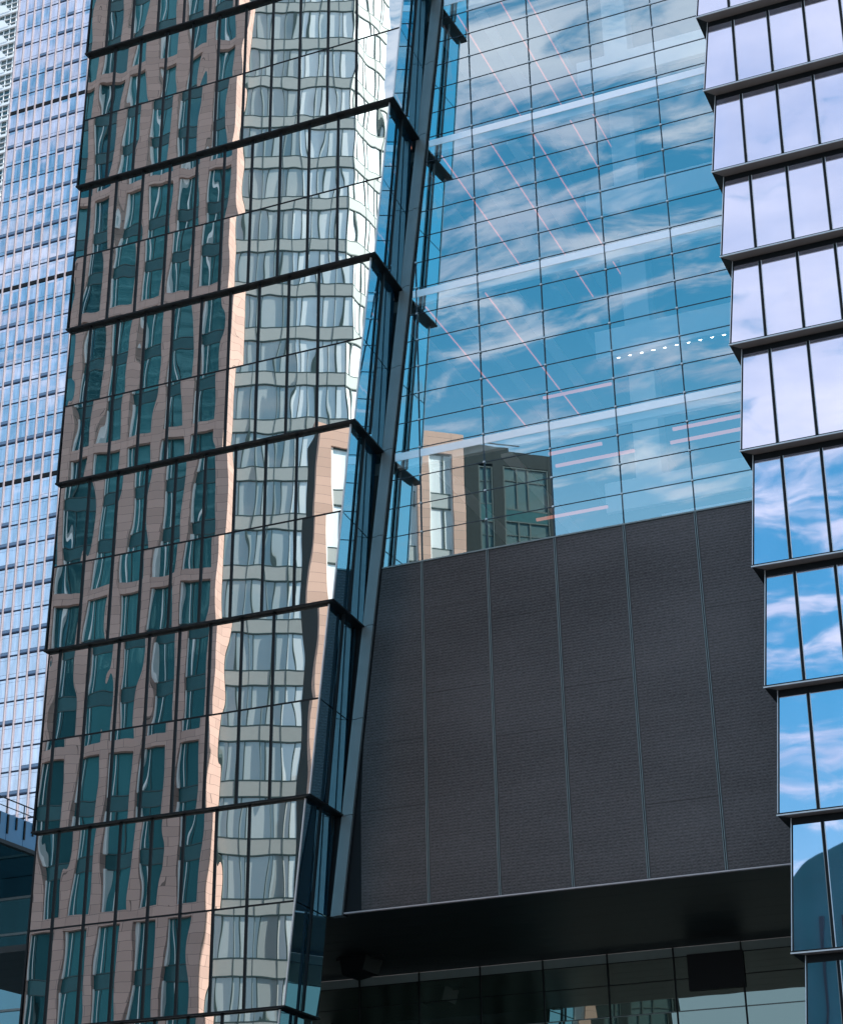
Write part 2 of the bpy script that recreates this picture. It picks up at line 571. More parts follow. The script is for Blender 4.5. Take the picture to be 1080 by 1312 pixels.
b = MB()
b.poly_prism([(XE + 0.3, YL + 0.5, GROUND), (strip_x(GROUND) - 0.4, YL + 0.5, GROUND), (strip_x(46) - 0.4, YL + 0.5, 46), (strip_x(46) - 0.4, YL + 0.5, 53), (XE + 0.3, YL + 0.5, 53)],
             Vector((0, 1.9, 0)), M['soffit'])
b.build('core', lt)
for k in range(0, 8):
    zb = 39.2 - TIER * (k - 1)
    zt = zb + TIER
    xb = -20.6 - LEAN * (k - 1)
    xt = xb + LEAN - 0.2
    yb, yt = YL - FLARE / 2, YL + FLARE / 2
    Y = lambda z: yb + (yt - yb) * (z - zb) / TIER
    X = lambda z: xb + (xt - xb) * (z - zb) / TIER
    n = Vector((0, -TIER, FLARE)).normalized()
    back = -n * 0.05
    # ledge: dark bottom rail with its soffit, front and right
    L = MB()
    zl = zb + 0.055
    L.poly_prism([(XE - 0.12, yb - 0.035, zb), (xb + 0.035, yb - 0.035, zb), (X(zl) + 0.035, Y(zl) - 0.035, zl), (XE - 0.12, Y(zl) - 0.035, zl)], Vector((0, 0.35, 0)), M['dark'])
    L.poly_prism([(xb + 0.03, yb + 0.33, zb), (xb - 0.10, 50.3, zb), (X(zl) - 0.10, 50.3, zl), (X(zl) + 0.03, Y(zl) + 0.33, zl)], Vector((-0.35, 0, 0)), M['dark'])
    L.poly_prism([(XE - 0.10, yb - 0.01, zl), (XE - 0.03, yt, zt), (XE - 0.03, 51.5, zt), (XE - 0.10, 51.5, zl)], Vector((0.06, 0, 0)), M['dark'])
    tier = L.build('shingle_tier', lt)
    # pane edges along x
    xs = [-26.17 + PH[k] + 1.135 * i for i in range(-9, 9)]
    xs = [x for x in xs if XE + 0.25 < x < min(xb, xt) - 0.3]
    edges = [XE] + xs + [None]
    zm = zb + 0.5 * TIER - 0.02
    G = 0.03
    for i in range(len(edges) - 1):
        w = MB()
        for (z0, z1) in ((zl, zm - G), (zm + G, zt - 0.02)):
            x0 = edges[i] + G
            a0 = edges[i + 1] - G if edges[i + 1] is not None else X(z0) - 0.02
            a1 = edges[i + 1] - G if edges[i + 1] is not None else X(z1) - 0.02
            w.poly_prism([(x0, Y(z0), z0), (a0, Y(z0), z0), (a1, Y(z1), z1), (x0, Y(z1), z1)], back, M['left_glass'])
        w.build('window', tier)
    for x in xs:
        w = MB()
        w.poly_prism([(x - 0.042, Y(zl) - 0.035, zl), (x + 0.042, Y(zl) - 0.035, zl), (x + 0.042, yt - 0.035, zt - 0.02), (x - 0.042, yt - 0.035, zt - 0.02)], Vector((0, 0.12, 0)), M['dark'])
        w.build('mullion', tier)
    w = MB()
    w.poly_prism([(XE, Y(zm) - 0.012, zm - 0.026), (X(zm) - 0.02, Y(zm) - 0.012, zm - 0.026), (X(zm) - 0.02, Y(zm) - 0.012, zm + 0.026), (XE, Y(zm) - 0.012, zm + 0.026)], Vector((0, 0.08, 0)), M['dark'])
    w.build('transom', tier)
    # corner bead and right-hand face
    w = MB()
    w.poly_prism([(X(zl) - 0.018, Y(zl) - 0.02, zl), (X(zl) + 0.022, Y(zl) - 0.02, zl), (xt + 0.022, yt - 0.02, zt - 0.02), (xt - 0.018, yt - 0.02, zt - 0.02)], Vector((0, 0.07, 0)), M['silver'])
    w.build('corner_bead', tier)
    ym = 48.93
    for (y0, y1) in ((None, ym - 0.03), (ym + 0.03, 50.3)):
        w = MB()
        for (z0, z1) in ((zl, zm - 0.02), (zm + 0.02, zt - 0.02)):
            c0 = Y(z0) + 0.06 if y0 is None else y0
            c1 = Y(z1) + 0.06 if y0 is None else y0
            sh = 0.07 * (y1 - YL)
            s0 = 0.07 * (c0 - YL)
            w.poly_prism([(X(z0) - s0, c0, z0), (X(z0) - sh, y1, z0), (X(z1) - sh, y1, z1), (X(z1) - s0, c1, z1)], Vector((-0.05, 0, 0)), M['side_glass'])
        w.build('side_window', tier)
    w = MB()
    w.poly_prism([(X(zl) + 0.05, ym - 0.035, zl), (X(zl) + 0.05, ym + 0.02, zl), (xt + 0.05, ym + 0.02, zt - 0.02), (xt + 0.05, ym - 0.035, zt - 0.02)], Vector((-0.09, 0, 0)), M['dark'])
    w.poly_prism([(X(zl) + 0.04, ym + 0.022, zl), (X(zl) + 0.04, ym + 0.04, zl), (xt + 0.04, ym + 0.04, zt - 0.02), (xt + 0.04, ym + 0.022, zt - 0.02)], Vector((-0.06, 0, 0)), M['silver'])
    w.build('side_mullion', tier)

MB.SC = 1.0
# ------------------------------------------------------------------ middle building: cable net glass, metal wall, recess
mb_ = thing('atrium_building', 'atrium building with clear cable net glass over a dark metal panel wall', 'building', (-16, 52, 0))
YC = 50.0
ZW, ZB = 22.63, 11.52                     # top and bottom of the metal wall
ROW = 1.0185
cabs = [-9.53 - 2.2575 * i for i in range(0, 7)]    # -9.53, -11.79, -14.04 ...
NR = 25


def sx(z):                                # right edge of the leaning pilaster
    return strip_x(z) + 0.42


# leaning grey pilaster
w = MB()
z = ZB - 0.02
while z < 51:
    z1 = min(z + 3.04, 51)
    for (o0, o1, p) in ((0.0, 0.17, 0.10), (0.19, 0.40, 0.16), (0.40, 0.44, 0.06)):
        w.poly_prism([(strip_x(z) + o0, YC - p, z), (strip_x(z) + o1, YC - p, z), (strip_x(z1) + o1, YC - p, z1), (strip_x(z1) + o0, YC - p, z1)], Vector((0, p + 0.2, 0)), M['channel'] if o0 < 0.4 else M['dark'])
    z = z1 + 0.02
w.build('pilaster', mb_)

# panes
panes = []
for r in range(NR):
    z0, z1 = ZW + ROW * r + 0.012, ZW + ROW * (r + 1) - 0.012
    for c in range(len(cabs) - 1):
        xr, xl = cabs[c] - 0.012, cabs[c + 1] + 0.012
        l0, l1 = max(xl, sx(z0) + 0.03), max(xl, sx(z1) + 0.03)
        if l0 >= xr - 0.03:
            continue
        l1 = min(l1, xr - 0.02)
        show = (xr - max(l0, l1)) * (1 if r < 22 else 0.3) * (0.35 if c == 0 else 1)
        panes.append((show, [(l0, YC, z0), (xr, YC, z0), (xr, YC, z1), (l1, YC, z1)]))
panes.sort(key=lambda p: -p[0])
for s, q in panes[:100]:
    w = MB()
    w.poly_prism(q, Vector((0, 0.02, 0)), M['clear'], M['back'])
    w.build('glass_pane', mb_)
w = MB()
for s, q in panes[100:]:
    w.poly_prism(q, Vector((0, 0.02, 0)), M['clear'], M['back'])
o = w.build('edge_glass_panes', mb_)
o['kind'] = 'stuff'
for x in cabs:
    zt = ZW + ROW * NR
    z0 = ZW
    while sx(z0) > x - 0.02 and z0 < zt:
        break
    # the pilaster leans over the cables on the left
    ztop = min(zt, 39.2 + (x - 0.42 + 20.62) / 0.1235) if x < sx(zt) else zt
    if ztop < ZW + 0.5:
        continue
    w = MB()
    w.box(x - 0.013, x + 0.013, YC - 0.045, YC - 0.02, ZW, ztop, M['cable'])
    for r in range(NR):
        zc = ZW + ROW * r
        if zc < ztop and r:
            w.box(x - 0.035, x + 0.035, YC - 0.06, YC - 0.005, zc - 0.028, zc + 0.028, M['clamp'])
    w.build('vertical_cable', mb_)
for r in range(NR):
    zc = ZW + ROW * r
    w = MB()
    w.box(sx(zc) + 0.03, -9.2, YC - 0.017, YC + 0.03, zc - 0.011, zc + 0.011, M['cable'])
    w.build('horizontal_cable', mb_)

# dark woven metal wall, one bay between two joints
bay_x = cabs[:-1] + [cabs[-1]]
seam_plan = [(7.9,), (2.2, 9.3), (6.1,), (4.9, 8.7), (6.6, 9.4), (3.1, 5.2), (5.0, 8.0)]
for c in range(len(cabs) - 1):
    xr, xl = cabs[c] - 0.05, cabs[c + 1] + 0.05
    w = MB()
    zs = [ZB + 0.08] + [ZB + s for s in seam_plan[c]] + [ZW - 0.07]
    for i in range(len(zs) - 1):
        z0, z1 = zs[i] + 0.004, zs[i + 1] - 0.004
        l0, l1 = max(xl, sx(z0) + 0.05), max(xl, sx(z1) + 0.05)
        if l0 >= xr and l1 >= xr:
            continue
        l0, l1 = min(l0, xr - 0.01), min(l1, xr - 0.01)
        yo = random.uniform(0, 0.008)
        w.poly_prism([(l0, YC - 0.06 + yo, z0), (xr, YC - 0.06 + yo, z0), (xr, YC - 0.06 + yo, z1), (l1, YC - 0.06 + yo, z1)], Vector((0, 0.06, 0)), M['mesh'])
    if w.v:
        w.build('metal_panel', mb_)
    x = cabs[c + 1]
    if x < -22.2:
        continue
    w = MB()
    zt = min(ZW - 0.07, 39.2 + (x - 0.47 + 20.62) / 0.1235)
    for dx in (-0.036, 0.018):
        w.box(x + dx, x + dx + 0.02, YC - 0.085, YC - 0.02, ZB + 0.07, ZW - 0.07, M['joint'])
    w.box(x - 0.05, x + 0.05, YC - 0.03, YC - 0.005, ZB + 0.07, ZW - 0.07, M['dark'])
    w.build('joint_strip', mb_)
w = MB()
w.box(-26.0, -9.0, YC + 0.002, YC + 0.3, ZB + 0.05, ZW - 0.02, M['dark'])
w.build('backing_wall', mb_)
w = MB()
w.box(sx(ZW) + 0.05, -9.2, YC - 0.10, YC + 0.02, ZW - 0.065, ZW - 0.02, M['joint'])
w.build('sill', mb_)
w = MB()
w.box(sx(ZB) + 0.02, -9.2, YC - 0.09, YC + 0.04, ZB + 0.02, ZB + 0.06, M['trim'])
w.build('bottom_trim', mb_)

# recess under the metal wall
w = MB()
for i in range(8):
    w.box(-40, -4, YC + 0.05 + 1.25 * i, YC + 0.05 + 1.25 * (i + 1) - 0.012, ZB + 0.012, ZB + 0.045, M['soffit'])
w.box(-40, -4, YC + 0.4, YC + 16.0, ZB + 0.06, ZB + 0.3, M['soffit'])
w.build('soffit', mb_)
YG = 60.0
gx = [-4.7 - 2.305 * i for i in range(0, 13)]
zr = [11.2, 10.47, 9.44, 8.4, 7.4]
for i in range(len(gx) - 1):
    w = MB()
    w.box(gx[i + 1] + 0.02, gx[i] - 0.02, YG, YG + 0.05, 11.215, ZB - 0.01, M['header'])
    w.build('header_panel', mb_)
    w = MB()
    for j in range(len(zr) - 1):
        w.box(gx[i + 1] + 0.02, gx[i] - 0.02, YG, YG + 0.04, zr[j + 1] + 0.012, zr[j] - 0.012, M['recess_glass'])
    w.build('recess_window', mb_)
w = MB()
for x in gx:
    w.box(x - 0.022, x + 0.022, YG - 0.05, YG + 0.06, GROUND, ZB, M['dark'])
w.build('recess_mullions', mb_)
w = MB()
for zz_ in zr:
    w.box(-32, -4.7, YG - 0.018, YG - 0.004, zz_ - 0.014, zz_ + 0.014, M['dark'])
w.box(-32, -4.7, YG - 0.022, YG - 0.008, 9.42, 9.445, M['joint'])
w.build('recess_rails', mb_)
w = MB()
w.box(-15.75, -13.86, YG - 0.09, YG - 0.055, 10.05, 11.24, M['dark'])
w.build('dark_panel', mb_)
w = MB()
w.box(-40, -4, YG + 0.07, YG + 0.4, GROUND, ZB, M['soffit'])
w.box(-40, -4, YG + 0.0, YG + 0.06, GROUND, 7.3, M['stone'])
w.build('recess_wall', mb_)

# interior floors
floors = [26.3, 32.4, 38.45, 44.5, 50.55]
for z0 in floors:
    w = MB()
    x0 = sx(z0 + 0.2) + 0.06
    w.box(x0, -9.3, YC - 0.016, YC - 0.001, z0 + 0.06, z0 + 0.33, M['beam'])
    w.box(x0, -9.3, YC + 0.16, YC + 0.34, z0 - 0.12, z0 + 0.40, M['white'])
    w.build('edge_beam', mb_)
    w = MB()
    w.box(-27, -16.35, YC + 0.36, 67.8, z0 - 0.12, z0 + 0.3, M['ceiling'])
    w.box(-16.33, -6.2, 56.22, 67.8, z0 - 0.12, z0 + 0.3, M['ceiling'])
    w.build('floor_slab', mb_)
    w = MB()
    w.box(-16.33, -6.2, 56.0, 56.2, z0 - 0.42, z0 + 0.70, M['white'])
    w.build('balcony_fascia', mb_)
w = MB()
w.box(-27, -6.2, YC + 0.36, 67.8, ZW - 0.5, ZW - 0.06, M['floor_in'])
w.build('floor_slab', mb_)
for x0 in (-15.72, -9.0):
    w = MB()
    w.box(x0, x0 + 0.97, 58, 58.97, ZW, 52, M['white'])
    w.build('column', mb_)
w = MB()
w.box(-28, -6, 68, 68.3, ZW - 0.5, 54, M['inner'])
for i in range(10):
    w.box(-27 + 2.1 * i, -26.9 + 2.1 * i, 67.9, 68, ZW, 53, M['dark'])
for f_ in range(5):
    w.box(-27, -6, 67.86, 67.9, ZW + 6.06 * f_ + 2.2, ZW + 6.06 * f_ + 2.3, M['dark'])
w.build('rear_wall', mb_)
w = MB()
w.box(-28.2, -28, 50.4, 68, ZW - 0.5, 54, M['inner'])
w.box(-6.1, -5.9, 50.4, 68, ZW - 0.5, 54, M['inner'])
w.build('enclosure', mb_)
w = MB()
for i in range(10):
    w.box(-28 + 2.2 * i, -25.85 + 2.2 * i, 50.4, 68, 54, 54.03, M['back'])
    w.box(-25.85 + 2.2 * i, -25.8 + 2.2 * i, 50.4, 68, 53.9, 54.1, M['white'])
w.build('unseen_light_roof', mb_)  # unseen roof, glazed to let skylight into the interior
# white baffles along the ceilings
for z0, xs_ in ((44.5, (-18.3, -20.0)), (38.45, (-17.3, -19.0, -20.9)), (32.4, (-17.6, -19.6, -21.6)), (26.3, (-18.0, -20.4))):
    for x0 in xs_:
        w = MB()
        w.box(x0 - 0.2, x0 + 0.2, YC + 0.6, 62, z0 - 0.24, z0 - 0.125, M['white'])
        w.build('ceiling_baffle', mb_)
w = MB()
w.box(-13.4, -9.4, 52.2, 52.35, ZW + 0.3, ZW + 1.1, M['white'])
w.build('balustrade', mb_)

# lamps inside: red strips along the ceilings
STOREY = {44.5: 'top', 38.45: 'third', 32.4: 'second', 26.3: 'lowest'}
ORD = ['first', 'second', 'third', 'fourth', 'fifth', 'sixth', 'seventh', 'eighth', 'ninth', 'tenth', 'eleventh', 'twelfth']
for z0, xs_ in ((44.5, (-19.12, -17.4, -16.45)), (38.45, (-19.9, -18.03, -16.48)), (32.4, (-20.65, -18.45))):
    for i, x in enumerate(xs_):
        w = MB()
        w.box(x - 0.016, x + 0.016, YC + 0.4, 62, z0 - 0.165, z0 - 0.123, M['red_led'])
        o = w.build('light_strip')
        tag(o, 'thin red light strip on the %s storey ceiling, %s from the leaning grey pilaster' % (STOREY[z0], ORD[i]), 'lamp', 'red light strips along the atrium ceilings')
tubes = [(-16.6, -14.8, 50.75, 25.9, 'lowest storey, short one nearest the glass'), (-16.7, -14.0, 51.7, 25.9, 'lowest storey, just below a shorter one'),
         (-18.76, -16.14, 55.55, 25.9, 'lowest storey just above the dark metal wall'), (-12.45, -9.5, 50.75, 25.9, 'lowest storey, upper of two right of the column'),
         (-12.78, -9.6, 51.65, 25.9, 'lowest storey, lower of two right of the column'), (-19.1, -16.4, 58.05, 32.0, 'second storey, alone beside the balcony end')]
for x0, x1, y, z, lab in tubes:
    t = thing('tube_lamp', 'pink glowing tube lamp hanging in the %s' % lab, 'lamp', ((x0 + x1) / 2, y, z + EYE), 'pink tube lamps hanging in the atrium')
    w = MB()
    w.box(x0, x1, y - 0.045, y + 0.045, z - 0.045, z + 0.045, M['pink_tube'])
    w.build('tube', t)
    w = MB()
    for x in (x0 + 0.3, x1 - 0.3):
        w.box(x - 0.008, x + 0.008, y - 0.008, y + 0.008, z + 0.045, (32.27 if z > 30 else 26.2), M['dark'])
    w.box(x0, x1, y - 0.05, y + 0.05, z + 0.047, z + 0.075, M['dark'])
    w.build('hanger', t)
for i in range(10):
    x = -15.68 + 0.437 * i
    w = MB()
    ring = [(x + 0.06 * math.cos(a * math.pi / 5), 56.66 + 0.06 * math.sin(a * math.pi / 5), 32.24) for a in range(10)]
    w.poly_prism(ring[::-1], Vector((0, 0, 0.035)), M['spot'])
    tag(w.build('downlight'), 'small round white downlight under the second balcony, %s in its row from the column' % ORD[i], 'lamp', 'row of downlights under the second balcony')
# small plant on the lowest floor
t = thing('potted_plant', 'small spiky plant behind the glass just above the dark metal wall', 'plant', (-12.4, 51.6, ZW + EYE))
w = MB()
w.poly_prism([(-12.4 + 0.17 * math.cos(a * math.pi / 6), 51.6 + 0.17 * math.sin(a * math.pi / 6), ZW + 0.3) for a in range(12)], Vector((0, 0, -0.36)), M['concrete'])
w.build('pot', t)
w = MB()
for i in range(60):
    a, e = random.uniform(0, 6.28), random.uniform(0.2, 1.4)
    l = random.uniform(0.25, 0.5)
    p0 = Vector((-12.4, 51.6, ZW + 0.3))
    d = Vector((math.cos(a) * math.cos(e), math.sin(a) * math.cos(e), math.sin(e)))
    s = d.cross(UP).normalized() * 0.025
    w.poly_prism([p0 - s, p0 + s, p0 + d * l], Vector((0, 0, 0.004)), M['leaf'])
w.build('leaves', t)
# housing under the soffit
t = thing('equipment_housing', 'dark angular housing hanging under the soffit beside the left tower', 'housing', (-26.2, 56.6, ZB + EYE))
w = MB()
w.poly_prism([(-26.6, 55.9, ZB - 0.02), (-25.6, 55.9, ZB - 0.02), (-25.75, 55.9, ZB - 0.5), (-26.5, 55.9, ZB - 0.62)], Vector((0, 1.3, 0)), M['dark'])
w.build('casing', t)
w = MB()
w.box(-26.9, -25.2, 56.3, 56.5, ZB - 0.06, ZB + 0.01, M['soffit'])
w.build('bracket', t)

# ------------------------------------------------------------------ right tower
YR = 47.3
FR = 0.38
rtw = thing('glass_tower', 'shingled glass tower mirroring pale clouded sky, right of the dark metal wall', 'tower', (-2, 52, 0))
w = MB()
w.box(-9.0, 6, YR + 0.6, 62, GROUND, 45, M['inner'])
w.build('core', rtw)
zbs = [41.4, 38.5, 35.6, 32.52, 29.45, 26.4, 22.9, 19.3, 15.75, 12.2, 8.6, 5.0]
for k in range(1, len(zbs)):
    zb, zt = zbs[k], zbs[k - 1]
    H = zt - zb
    yb, yt = YR - FR / 2, YR + FR / 2
    xb, xt = -9.64, -9.37
    Y = lambda z: yb + (yt - yb) * (z - zb) / H
    X = lambda z: xb + (xt - xb) * (z - zb) / H
    zl, zu = zb + 0.075, zt - 0.20
    n = Vector((0, -H, FR)).normalized()
    back = -n * 0.05
    L = MB()
    # soffit of the tier
    L.poly_prism([(xb, yb, zb + 0.01), (6, yb, zb + 0.01), (6, yb + 0.50, zb + 0.01), (xb + 0.40, yb + 0.50, zb + 0.01)], Vector((0, 0, 0.05)), M['soffit_brown'])
    L.poly_prism([(xb, yb, zb + 0.008), (xb + 0.40, yb + 0.502, zb + 0.008), (xb + 0.40, 50.2, zb + 0.008), (xb, 50.2, zb + 0.008)], Vector((0, 0, 0.05)), M['dark'])
    # bright drip edge and black rail above it
    L.poly_prism([(xb - 0.02, yb - 0.03, zb), (6, yb - 0.03, zb), (6, yb - 0.03, zb + 0.035), (xb - 0.02, yb - 0.03, zb + 0.035)], Vector((0, 0.035, 0)), M['silver'])
    L.poly_prism([(xb, yb - 0.012, zb + 0.036), (6, yb - 0.012, zb + 0.036), (6, yb - 0.008, zl), (xb, yb - 0.008, zl)], Vector((0, 0.06, 0)), M['dark'])
    # black head rail, also painting the shade under the tier above
    L.poly_prism([(X(zu), Y(zu) - 0.004, zu), (6, Y(zu) - 0.004, zu), (6, yt - 0.004, zt), (X(zt), yt - 0.004, zt)], Vector((0, 0.06, 0)), M['dark'])
    tier = L.build('shingle_tier', rtw)
    xs = [-8.54 + 1.135 * i for i in range(0, 7)]
    edges = [None] + xs
    for i in range(len(edges) - 1):
        w = MB()
        x1 = edges[i + 1] - 0.055
        x0b = X(zl) + 0.06 if edges[i] is None else edges[i] + 0.055
        x0t = X(zu) + 0.06 if edges[i] is None else x0b
        w.poly_prism([(x0b, Y(zl), zl), (x1, Y(zl), zl), (x1, Y(zu), zu), (x0t, Y(zu), zu)], back, M['right_glass'])
        w.build('window', tier)
        w = MB()
        x = edges[i + 1]
        for (d0, d1, p, mm) in ((-0.055, 0.055, -0.015, 'dark'), (-0.055, -0.040, 0.02, 'channel'), (0.038, 0.055, 0.02, 'silver')):
            w.poly_prism([(x + d0, Y(zl) - p, zl), (x + d1, Y(zl) - p, zl), (x + d1, Y(zu) - p, zu), (x + d0, Y(zu) - p, zu)], Vector((0, 0.06 + p, 0)), M[mm])
        w.box(x - 0.035, x + 0.035, Y(zl) - 0.02, Y(zl) + 0.03, zl, zl + 0.28, M['dark'])
        w.build('mullion', tier)
    w = MB()
    for (d0, d1, p, mm) in ((0.0, 0.022, 0.02, 'silver'), (0.022, 0.06, 0.01, 'dark')):
        w.poly_prism([(X(zl) + d0, Y(zl) - p, zl), (X(zl) + d1, Y(zl) - p, zl), (X(zt) + d1, yt - p, zt), (X(zt) + d0, yt - p, zt)], Vector((0, 0.05, 0)), M[mm])
    w.build('corner_bead', tier)
    w = MB()
    w.poly_prism([(X(zl), Y(zl) + 0.06, zl), (X(zt), yt + 0.06, zt), (X(zt), 50.1, zt), (X(zl), 50.1, zl)], Vector((0.05, 0, 0)), M['side_glass'])
    w.build('side_window', tier)

# ------------------------------------------------------------------ towers beyond
KS = 250 / 300.0
YT = 250.0
bt = thing('office_tower', 'tall blue glass office tower with pale vertical fins, far behind the left tower', 'tower', (-178, 262, 0))
XT0, XT1 = -193.0, -160.0
w = MB()
w.box(XT0, XT1, YT + 0.3, YT + 30, GROUND, 285, M['navy'])
w.build('core', bt)
mech = [227.7, 185.4, 142.4]
fl = []
for j in range(53):
    z = 227.7 - 4.23 * 43 + 4.23 * j
    fl.append(z)
random.seed(31)
for z in fl:
    band = min(abs(z - m_) for m_ in mech) < 1.0
    w = MB()
    v = MB()
    blind = random.random() < 0.4
    for i in range(16):
        x0 = XT0 + 2.03 * i + 0.10
        x1 = x0 + 1.83
        yo = random.uniform(0, 0.004)
        w.box(x0, x1, YT - 0.02 - yo, YT + 0.2, z + 0.92, z + 3.55, M['blue_glass'])
        w.box(x0, x1, YT - yo, YT + 0.2, z + 3.60, z + 4.13, M['blue_glass'])
        if random.random() < 0.25:
            blind = not blind
        if band or blind:
            v.box(x0, x1, YT + 0.02, YT + 0.2, z + 0.38, z + 0.88, M['dark'] if band else M['blue_spandrel'])
            v.box(x0, x1, YT - 0.03, YT + 0.2, z + 0.12, z + 0.36, M['dark'] if band else M['navy'])
        else:
            v.box(x0, x1, YT + 0.01, YT + 0.2, z + 0.24, z + 0.88, M['blue_glass'])
            v.box(x0, x1, YT - 0.03, YT + 0.2, z + 0.04, z + 0.20, M['navy'])
    w.build('window_row', bt)
    v.build('spandrel', bt)
for i in range(17):
    x = XT0 + 2.03 * i
    w = MB()
    w.box(x - 0.10, x + 0.10, YT - 0.35, YT + 0.2, GROUND, 286, M['fin'])
    w.build('fin', bt)

YQ = 330.0
gt = thing('lattice_tower', 'dark tower with white gridded windows at the far left edge', 'tower', (-275, 340, 0))
w = MB()
w.box(-300, -246, YQ, YQ + 30, GROUND, 370, M['grid_glass'])
w.build('body', gt)
for j in range(27):
    z = 320.0 - 5.23 * 16 + 5.23 * j
    w = MB()
    w.box(-300, -246, YQ - 0.6, YQ - 0.02, z, z + 0.75, M['grid_white'])
    w.box(-300, -246, YQ - 0.4, YQ - 0.02, z + 1.9, z + 2.0, M['grid_white'])
    w.box(-300, -246, YQ - 0.4, YQ - 0.02, z + 3.5, z + 3.6, M['grid_white'])
    w.build('floor_band', gt)
    w = MB()
    w.poly_prism([(-268, YQ - 0.7, z + 0.75), (-257.2, YQ - 0.7, z + 0.75), (-259.5, YQ - 0.7, z + 3.4), (-268, YQ - 0.7, z + 4.6)], Vector((0, 0.4, 0)), M['grid_white'])
    w.build('screen_panel', gt)
for i in range(28):
    x = -299 + 1.9 * i
    w = MB()
    w.box(x - 0.07, x + 0.07, YQ - 0.35, YQ - 0.02, 200, 368, M['grid_white'])
    w.build('mullion', gt)

# low building in the lower left corner
lb = thing('low_building', 'low dark glass building with blue parapet and roof railing, left of the big tower', 'building', (-56, 74, 0))
XP = -48.0
w = MB()
w.box(-75, XP - 0.05, 54, 100, 20.12, 20.5, M['low_glass'])
w.build('canopy', lb)
w = MB()
for i in range(30):
    y = 56 + 1.3 * i
    w.box(XP - 0.15, XP, y, y + 1.27, 20.28, 21.5, M['parapet'])
w.box(XP - 0.2, XP + 0.06, 54, 100, 20.10, 20.27, M['dark'])
for i in range(60):
    w.box(XP - 0.02, XP + 0.05, 56 + 0.65 * i, 56.09 + 0.65 * i, 20.9 if i % 2 else 20.6, 21.45, M['dark'])
w.build('parapet', lb)
w = MB()
w.box(XP - 0.08, XP - 0.04, 54, 100, 22.15, 22.2, M['dark'])
w.box(XP - 0.08, XP - 0.04, 54, 100, 21.8, 21.83, M['dark'])
for i in range(30):
    w.box(XP - 0.08, XP - 0.04, 56 + 1.3 * i, 56.04 + 1.3 * i, 21.5, 22.2, M['dark'])
w.build('railing', lb)
w = MB()
w.box(-75, -45, 72, 72.3, GROUND, 20.1, M['low_glass'])
w.build('glass_wall', lb)
w = MB()
for z in (19.1, 17.4, 15.6, 13.9, 12.2, 10.5):
    w.box(-75, -45, 71.9, 72, z - 0.05, z + 0.05, M['channel'])
for i in range(12):
    w.box(-75 + 2.5 * i, -74.93 + 2.5 * i, 71.92, 72, GROUND, 20.1, M['dark'])
w.build('frame', lb)

# ------------------------------------------------------------------ what the glass mirrors: brick apartment tower beside the camera
ZTOP = 122.0
MB.SC = 0.9916
ap = thing('apartment_tower', 'brown brick apartment tower with teal windows, seen mirrored in the left tower', 'tower', (-60, -6, 0))
w = MB()
hb = R(-23.2)
PBx, PBy = -54.9, -1.1
ex, ey = PBx + 8.0 * math.cos(hb), PBy + 8.0 * math.sin(hb)
hc = R(-76)
fx, fy = ex + 4.5 * math.cos(hc), ey + 4.5 * math.sin(hc)
foot = [(-76, -0.6), (-55.3, -0.6), (-55.35, -1.5), (ex - 0.5, ey - 0.5), (fx - 0.6, fy - 0.2), (fx - 7, fy - 9), (-76, -22)]
w.poly_prism([(x, y, GROUND) for x, y in foot], Vector((0, 0, ZTOP - GROUND)), M['teal_spandrel'])
w.build('core', ap)
A = frame(0, 0, 0)
piers = [-55.6 - 2.5 * i for i in range(0, 9)]
w = MB()
for x in piers[1:]:
    w.fbox(A, x, x + 0.76, -0.5, 0, GROUND, ZTOP, M['brick'])
w.box(-55.6, -54.9, -1.15, 0.0, GROUND, ZTOP, M['brick'])
bands = [26.1 + 11.1 * k - 0.4 for k in range(-2, 9)]
for zb in bands:
    for i in range(len(piers) - 1):
        w.fbox(A, piers[i + 1] + 0.76, piers[i], -0.5, -0.02, zb, zb + 0.8, M['brick'])
w.build('brick_wall', ap)
for zb in bands:
    for f_ in range(3):
        z0 = zb + 0.8 if f_ == 0 else zb + 3.7 * f_ + 0.75
        z1 = zb + 3.7 * (f_ + 1) - (0.0 if f_ == 2 else 0.15)
        w = MB()
        for i in range(len(piers) - 1):
            a, c = piers[i + 1] + 0.76, piers[i]
            w.fbox(A, a + 0.06, c, -0.5, -0.34, z0, z1, M['teal_window'])
        w.build('window_row', ap)
        w = MB()
        for i in range(len(piers) - 1):
            a, c = piers[i + 1] + 0.76, piers[i]
            w.fbox(A, a, a + 0.10, -0.34, -0.20, z0, z1, M['white_frame'])
            w.fbox(A, a + 0.42, a + 0.47, -0.34, -0.29, z0 + 0.1, z1 - 0.1, M['white_frame'])
            w.fbox(A, a + 0.64, a + 0.68, -0.34, -0.29, z0 + 0.1, z1 - 0.1, M['dark_frame'])
            w.fbox(A, a + 0.07, c, -0.34, -0.30, z1 - 0.07, z1, M['dark_frame'])
            w.fbox(A, a + 0.07, c, -0.34, -0.30, z0, z0 + 0.07, M['dark_frame'])
            if f_ < 2:
                w.fbox(A, a, c, -0.5, -0.32, z1, z1 + 0.88, M['teal_spandrel'])
        w.build('window_frames', ap)
B = (Vector((PBx, PBy, 0)), Vector((math.cos(hb), math.sin(hb), 0)), Vector((-math.sin(hb), math.cos(hb), 0)))
CC = (Vector((ex, ey, 0)), Vector((math.cos(hc), math.sin(hc), 0)), Vector((-math.sin(hc), math.cos(hc), 0)))


